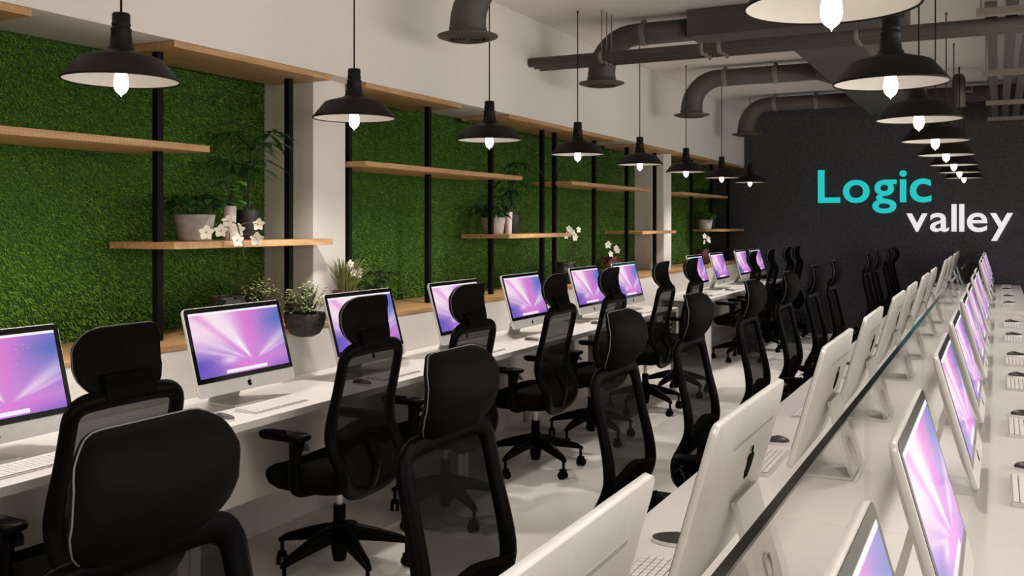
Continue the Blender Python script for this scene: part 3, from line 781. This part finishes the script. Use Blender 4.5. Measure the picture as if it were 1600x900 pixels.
def flower(parent, p, d, s):
    """five-petalled white blossom facing d"""
    b = B(); M = rot_to(d)
    for k in range(5):
        a = 2*pi*k/5+.3; wd = s*(.46 if k % 2 else .36); V = []
        for i in range(5):
            q = i/4; w_ = wd*.5*sin(pi*min(1, q*.8+.14)); r = s*.5*q
            for e in (-1, 0, 1):
                y = r*cos(a)-e*w_*sin(a); z = r*sin(a)+e*w_*cos(a)
                v = M @ Vector((.10*s*q-.06*s*abs(e)*0+.03*s, y, z)); V.append(tuple(v+Vector(p)))
        b.add(V, [(i*3+e, i*3+e+1, i*3+e+4, i*3+e+3) for i in range(4) for e in (0, 1)])
    o = b.build('flower', 'petal', parent)
    c = B(); q = Vector(p)+M @ Vector((.06*s, 0, 0)); c.lathe([(0, -.06*s), (.06*s, -.03*s), (.07*s, .01*s), (.03*s, .06*s), (0, .07*s)], 10, tuple(q)); c.build('flower_centre', 'petalcore', o)
def orchid(loc, label, seed, heads, h=.45, potm='potbrown', big=1.0, r=.085, s=.056):
    """heads: (x,y,z) of the blossoms above the pot base"""
    random.seed(seed); t = thing('orchid', loc); k = r/.085
    pot(t, [(.045*k, .0005), (.075*k, .02), (.092*k, .065*k), (.088*k, .11*k), (.066*k, .145*k), (.070*k, .158*k), (.064*k, .158*k), (.058*k, .14*k)], potm, .06*k, .138*k)
    zt = .138*k
    lf = B()
    for q in range(5):
        a = 2*pi*q/5+rnd(-.3, .3); leaf(lf, (0, 0, zt), (cos(a), sin(a), rnd(.35, .9)), rnd(.10, .15)*k, .045*k, .55, 7)
    lf.build('leaves', 'leafblack', t)
    st = B()
    hi = max(z for x, y, z in heads); cx = sum(q[0] for q in heads)/len(heads); cy = sum(q[1] for q in heads)/len(heads)
    tr = catmull([(0, 0, zt), (cx*.95, cy*.4, zt+(hi-zt)*.40), (cx, cy*.8, zt+(hi-zt)*.9), (cx, cy, hi-.01)], 5)
    st.tube(tr, .003, 6)
    st.tube([(.012, 0, zt-.01), (.012, -.004, hi*.9)], .0016, 5)
    for x, y, z in heads:
        j = min(tr, key=lambda p: (p[2]-z-.01)**2+.3*((p[0]-x)**2+(p[1]-y)**2)); st.tube(catmull([j, ((j[0]+x)/2, (j[1]+y)/2, max(j[2], z)+.008), (x, y, z)], 4), .0014, 5)
    st.build('stems', 'stem', t)
    for i, p in enumerate(heads): flower(t, p, (1, -.7+rnd(-.5, .5), rnd(-.25, .3)), s*rnd(.9, 1.1))
    props(t, label, 'orchid'); return t

SZ = 1.4895
trough((-3.56, 3.49, SZ), 'leafy plant in a grey concrete pot on the low shelf nearest the camera', 3)
heart((-3.53, 3.70, SZ), 'heart-leaved plant in a slim white pot on the nearest low shelf', 4)
palm((-3.58, 3.88, SZ), 'tall palm-like plant in a black pot on the nearest low shelf', 5)
trough((-3.56, 6.63, SZ), 'leafy plant in a grey concrete pot on the low shelf behind a black post', 6)
heart((-3.53, 6.83, SZ), 'heart-leaved plant in a slim white pot between grey and black pots, middle shelves', 7)
palm((-3.58, 6.99, SZ), 'tall palm-like plant in a black pot on the low middle shelf', 8)
trough((-3.56, 12.75, SZ), 'leafy plant in a grey concrete pot on the low shelf by the dark wall', 9)
palm((-3.58, 13.06, SZ), 'tall palm-like plant on the low shelf by the dark wall', 10)
LZ = 1.0243
orchid((-3.445, 3.60, LZ), 'white orchid in a dark pot on the ledge behind the second wall-desk screen', 21,
       [(.155, -.165, .562), (.175, -.125, .470), (.165, .035, .548), (.150, -.30, .510), (.150, .04, .475), (.145, -.20, .515), (.15, -.09, .52)], r=.10, s=.068)
# bowl hung on the ledge
def bowl(name, loc, label, hook):
  random.seed(31); t = thing(name, loc)
  B().lathe([(.0, .0005), (.045, .001), (.075, .015), (.098, .05), (.107, .09), (.108, .122), (.102, .124), (.098, .105)], 36).build('pot', 'basket', t)
  B().lathe([(.100, .100), (0, .105)], 20).build('soil', 'soil', t)
  st = B(); lf = B()
  for k in range(120):
      a = rnd(0, 2*pi); o = rnd(.01, .15); h = rnd(.05, .20)*(1-.35*o/.15)
      p = catmull([(o*.35*cos(a), o*.35*sin(a), .103), (o*.7*cos(a), o*.7*sin(a), .103+h*.65), (o*cos(a), o*sin(a), .103+h)], 3); st.tube(p, .0012, 4)
      for q in range(7):
          e = p[-1-(q % 4)]; b_ = rnd(0, 2*pi); leaf(lf, e, (cos(b_), sin(b_), rnd(-.1, .8)), rnd(.018, .030), rnd(.009, .015), .3, 3)
  st.build('stems', 'stem', t); lf.build('leaves', 'leafpale', t)
  if hook: B().tube(catmull([(-.108, 0, .118), (-.120, 0, .10), (-.118, 0, .06)], 3), .004, 6).build('hook', 'steel', t)
  props(t, label, 'plant')
bowl('hanging_bowl_plant', (-3.228, 3.93, .985), 'pale small-leaved plant in a dark woven bowl hung at the ledge edge', True)
bowl('bowl_plant', (-3.53, 3.885, LZ), 'pale small-leaved plant half hidden between the dark orchid pot and the hanging bowl', False)
# red pot of grass with white blossoms
random.seed(33); t = thing('grass_plant', (-3.398, 4.50, LZ))
pot(t, [(.054, .0005), (.060, .006), (.074, .155), (.076, .160), (.071, .160), (.069, .140)], 'potred', .070, .140)
gs = B()
for k in range(150):
    a = rnd(0, 2*pi); r = rnd(0, .055); o = rnd(.0, .12); h = rnd(.10, .225); x, y = r*cos(a), r*sin(a); f = rnd(.25, 1)
    o = o*.35 if cos(a) < -.3 else o
    p = catmull([(x, y, .13), (x+o*.3*cos(a), y+o*.3*sin(a), .13+h*.6), (x+o*cos(a), y+o*sin(a), .13+h)], 3)
    gs.tube(p, [.0022]*(len(p)-1)+[.0004], 3)
gs.build('grass_blades', 'straw', t)
st = B(); hd = [(.05, -.02, .315), (.05, .01, .262), (.02, .105, .27), (.03, .0, .30), (.03, .09, .25)]
for x, y, z in hd: st.tube(catmull([(0, .02, .13), (x*.5, y*.6+.01, .13+(z-.13)*.6), (x, y, z)], 4), .0016, 5)
st.build('stems', 'stem', t)
for p in hd: flower(t, p, (1, -.5+rnd(-.4, .4), rnd(-.1, .5)), .052)
props(t, 'straw-coloured grass with white blossoms in a red pot beside the pillar', 'plant')
# dark broadleaf plant
random.seed(35); t = thing('broadleaf_plant', (-3.58, 5.06, LZ))
pot(t, [(.05, .0005), (.056, .004), (.068, .10), (.068, .105), (.063, .105), (.062, .09)], 'potdark', .063, .09)
st = B(); lf = B()
for k in range(20):
    a = 2*pi*k/20*3+rnd(-.2, .2); o = rnd(.03, .09); h = rnd(.05, .15); p = catmull([(0, 0, .09), (o*.4*cos(a), o*.4*sin(a), .09+h*.7), (o*cos(a), o*sin(a), .09+h)], 3); st.tube(p, .002, 5)
    c_ = cos(a); leaf(lf, p[-1], (c_, sin(a), rnd(.1, .9)), rnd(.08, .14)*(.6 if c_ < -.3 else 1), rnd(.035, .055), .6, 6)
st.build('stems', 'stem', t); lf.build('leaves', 'leafblack', t)
props(t, 'dark glossy broad-leaved plant on the ledge behind the third wall-desk screen', 'plant')
orchid((-3.52, 7.96, LZ), 'white orchid in a dark pot on the ledge beside a pair of black posts', 41, [(.06, -.07, .50), (.07, .12, .49), (.08, .02, .42), (.07, -.16, .44), (.05, .06, .44), (.06, -.02, .47)], r=.105, s=.066)
random.seed(43); t = thing('leafy_plant', (-3.55, 8.80, LZ))
pot(t, [(.05, .0005), (.056, .004), (.066, .10), (.066, .105), (.061, .105), (.06, .09)], 'potdark', .061, .09)
st = B(); lf = B()
for k in range(50):
    a = rnd(0, 2*pi); o = rnd(.02, .12); h = rnd(.03, .13); p = catmull([(0, 0, .09), (o*.5*cos(a), o*.5*sin(a), .09+h*.7), (o*cos(a), o*sin(a), .09+h)], 3); st.tube(p, .0013, 4)
    for q in range(4): b_ = rnd(0, 2*pi); leaf(lf, p[-1-q], (cos(b_), sin(b_), rnd(0, .6)), rnd(.02, .035), rnd(.012, .018), .3, 3)
st.build('stems', 'stem', t); lf.build('leaves', 'leafmid', t)
props(t, 'small leafy plant on the ledge between two dark round pots', 'plant')
orchid((-3.50, 9.02, LZ), 'white orchid in a dark red round pot on the ledge', 44, [(.03, -.14, .335), (.05, .02, .30), (.04, .09, .27), (.05, -.12, .24)], potm='potred', r=.115, s=.075)
orchid((-3.50, 12.42, LZ), 'white orchid in a dark red pot near the dark wall', 45, [(.03, -.04, .375), (.05, .06, .34), (.04, -.10, .30), (.05, .10, .31)], potm='potred', r=.105, s=.07)

# ------------------------------------------------------------------ the sign on the back wall
def lettering(name, text, x0, x1, zbase, cap_h, material, label, depth=.03, bold=.006, xh=None):
    t = thing(name, (x0, YB-.002-depth, zbase)); ms = []; adv = 0
    for ch in text:
        cu = bpy.data.curves.new('letter', 'FONT'); cu.body = ch; cu.size = 1; cu.extrude = .0; cu.offset = bold; cu.resolution_u = 6
        ob = bpy.data.objects.new('letter_src', cu); COL.objects.link(ob)
        bpy.context.view_layer.update()
        dg = bpy.context.evaluated_depsgraph_get(); me = bpy.data.meshes.new_from_object(ob.evaluated_get(dg))
        bpy.data.objects.remove(ob); bpy.data.curves.remove(cu)
        co = np.array([v.co[:] for v in me.vertices]); ms.append((me, co))
    caph = max(c[:, 1].max() for m, c in ms)
    gap = .055; pos = []
    for m, c in ms:
        w_ = c[:, 0].max()-c[:, 0].min(); pos.append(adv-c[:, 0].min()); adv += w_+gap
    sx = (x1-x0)/(adv-gap); sz = cap_h/caph
    for (me, co), px in zip(ms, pos):
        v = [((x+px)*sx, depth, y*sz) for x, y, z in co]; f = [list(p.vertices) for p in me.polygons]; n = len(v)
        b = B(); b.add([(x, 0, z) for x, y, z in v], f, False); b.add(v, [q[::-1] for q in f], False)
        cnt = {}
        for q in f:
            for i in range(len(q)):
                e = (q[i], q[(i+1) % len(q)]); k = tuple(sorted(e)); cnt.setdefault(k, []).append(e)
        for k, es in cnt.items():
            if len(es) == 1:
                a, c = es[0]; b.f.append([a, c, c+n, a+n]); b.sm.append(False); b.mi.append(0)
        b.build('letter', material, t); bpy.data.meshes.remove(me)
    props(t, label, 'sign'); return t
lettering('wall_sign', 'Logic', -2.285, -.806, 1.868, .458, 'teal', 'glowing teal sign lettering reading Logic on the dark wall', bold=.014)
lettering('wall_sign', 'valley', -1.118, .173, 1.465, .362, 'white_sign', 'glowing white sign lettering reading valley on the dark wall', bold=.010)

# ------------------------------------------------------------------ world, camera, view
wd = bpy.data.worlds.new('room_dark'); SC.world = wd; wd.use_nodes = True
wd.node_tree.nodes['Background'].inputs[0].default_value = (.02, .02, .02, 1)
cam = bpy.data.cameras.new('camera'); co = bpy.data.objects.new('camera', cam); COL.objects.link(co)
co.location = (0, 0, 1.58); co.rotation_euler = (radians(90), 0, radians(27.106))
cam.sensor_width = 36; cam.lens = 1484.24/1600*36; cam.shift_y = (347.76-450)/1600; cam.clip_start = .05
SC.camera = co
SC.view_settings.view_transform = 'Standard'; SC.view_settings.look = 'None'
SC.view_settings.gamma = 1; SC.view_settings.use_curve_mapping = False
SC.view_settings.exposure = -0.06
SC.cycles.use_denoising = True
SC.cycles.max_bounces = 10; SC.cycles.diffuse_bounces = 5; SC.cycles.glossy_bounces = 4; SC.cycles.transparent_max_bounces = 24
SC.cycles.caustics_reflective = False; SC.cycles.caustics_refractive = False
SC.cycles.sample_clamp_indirect = 6
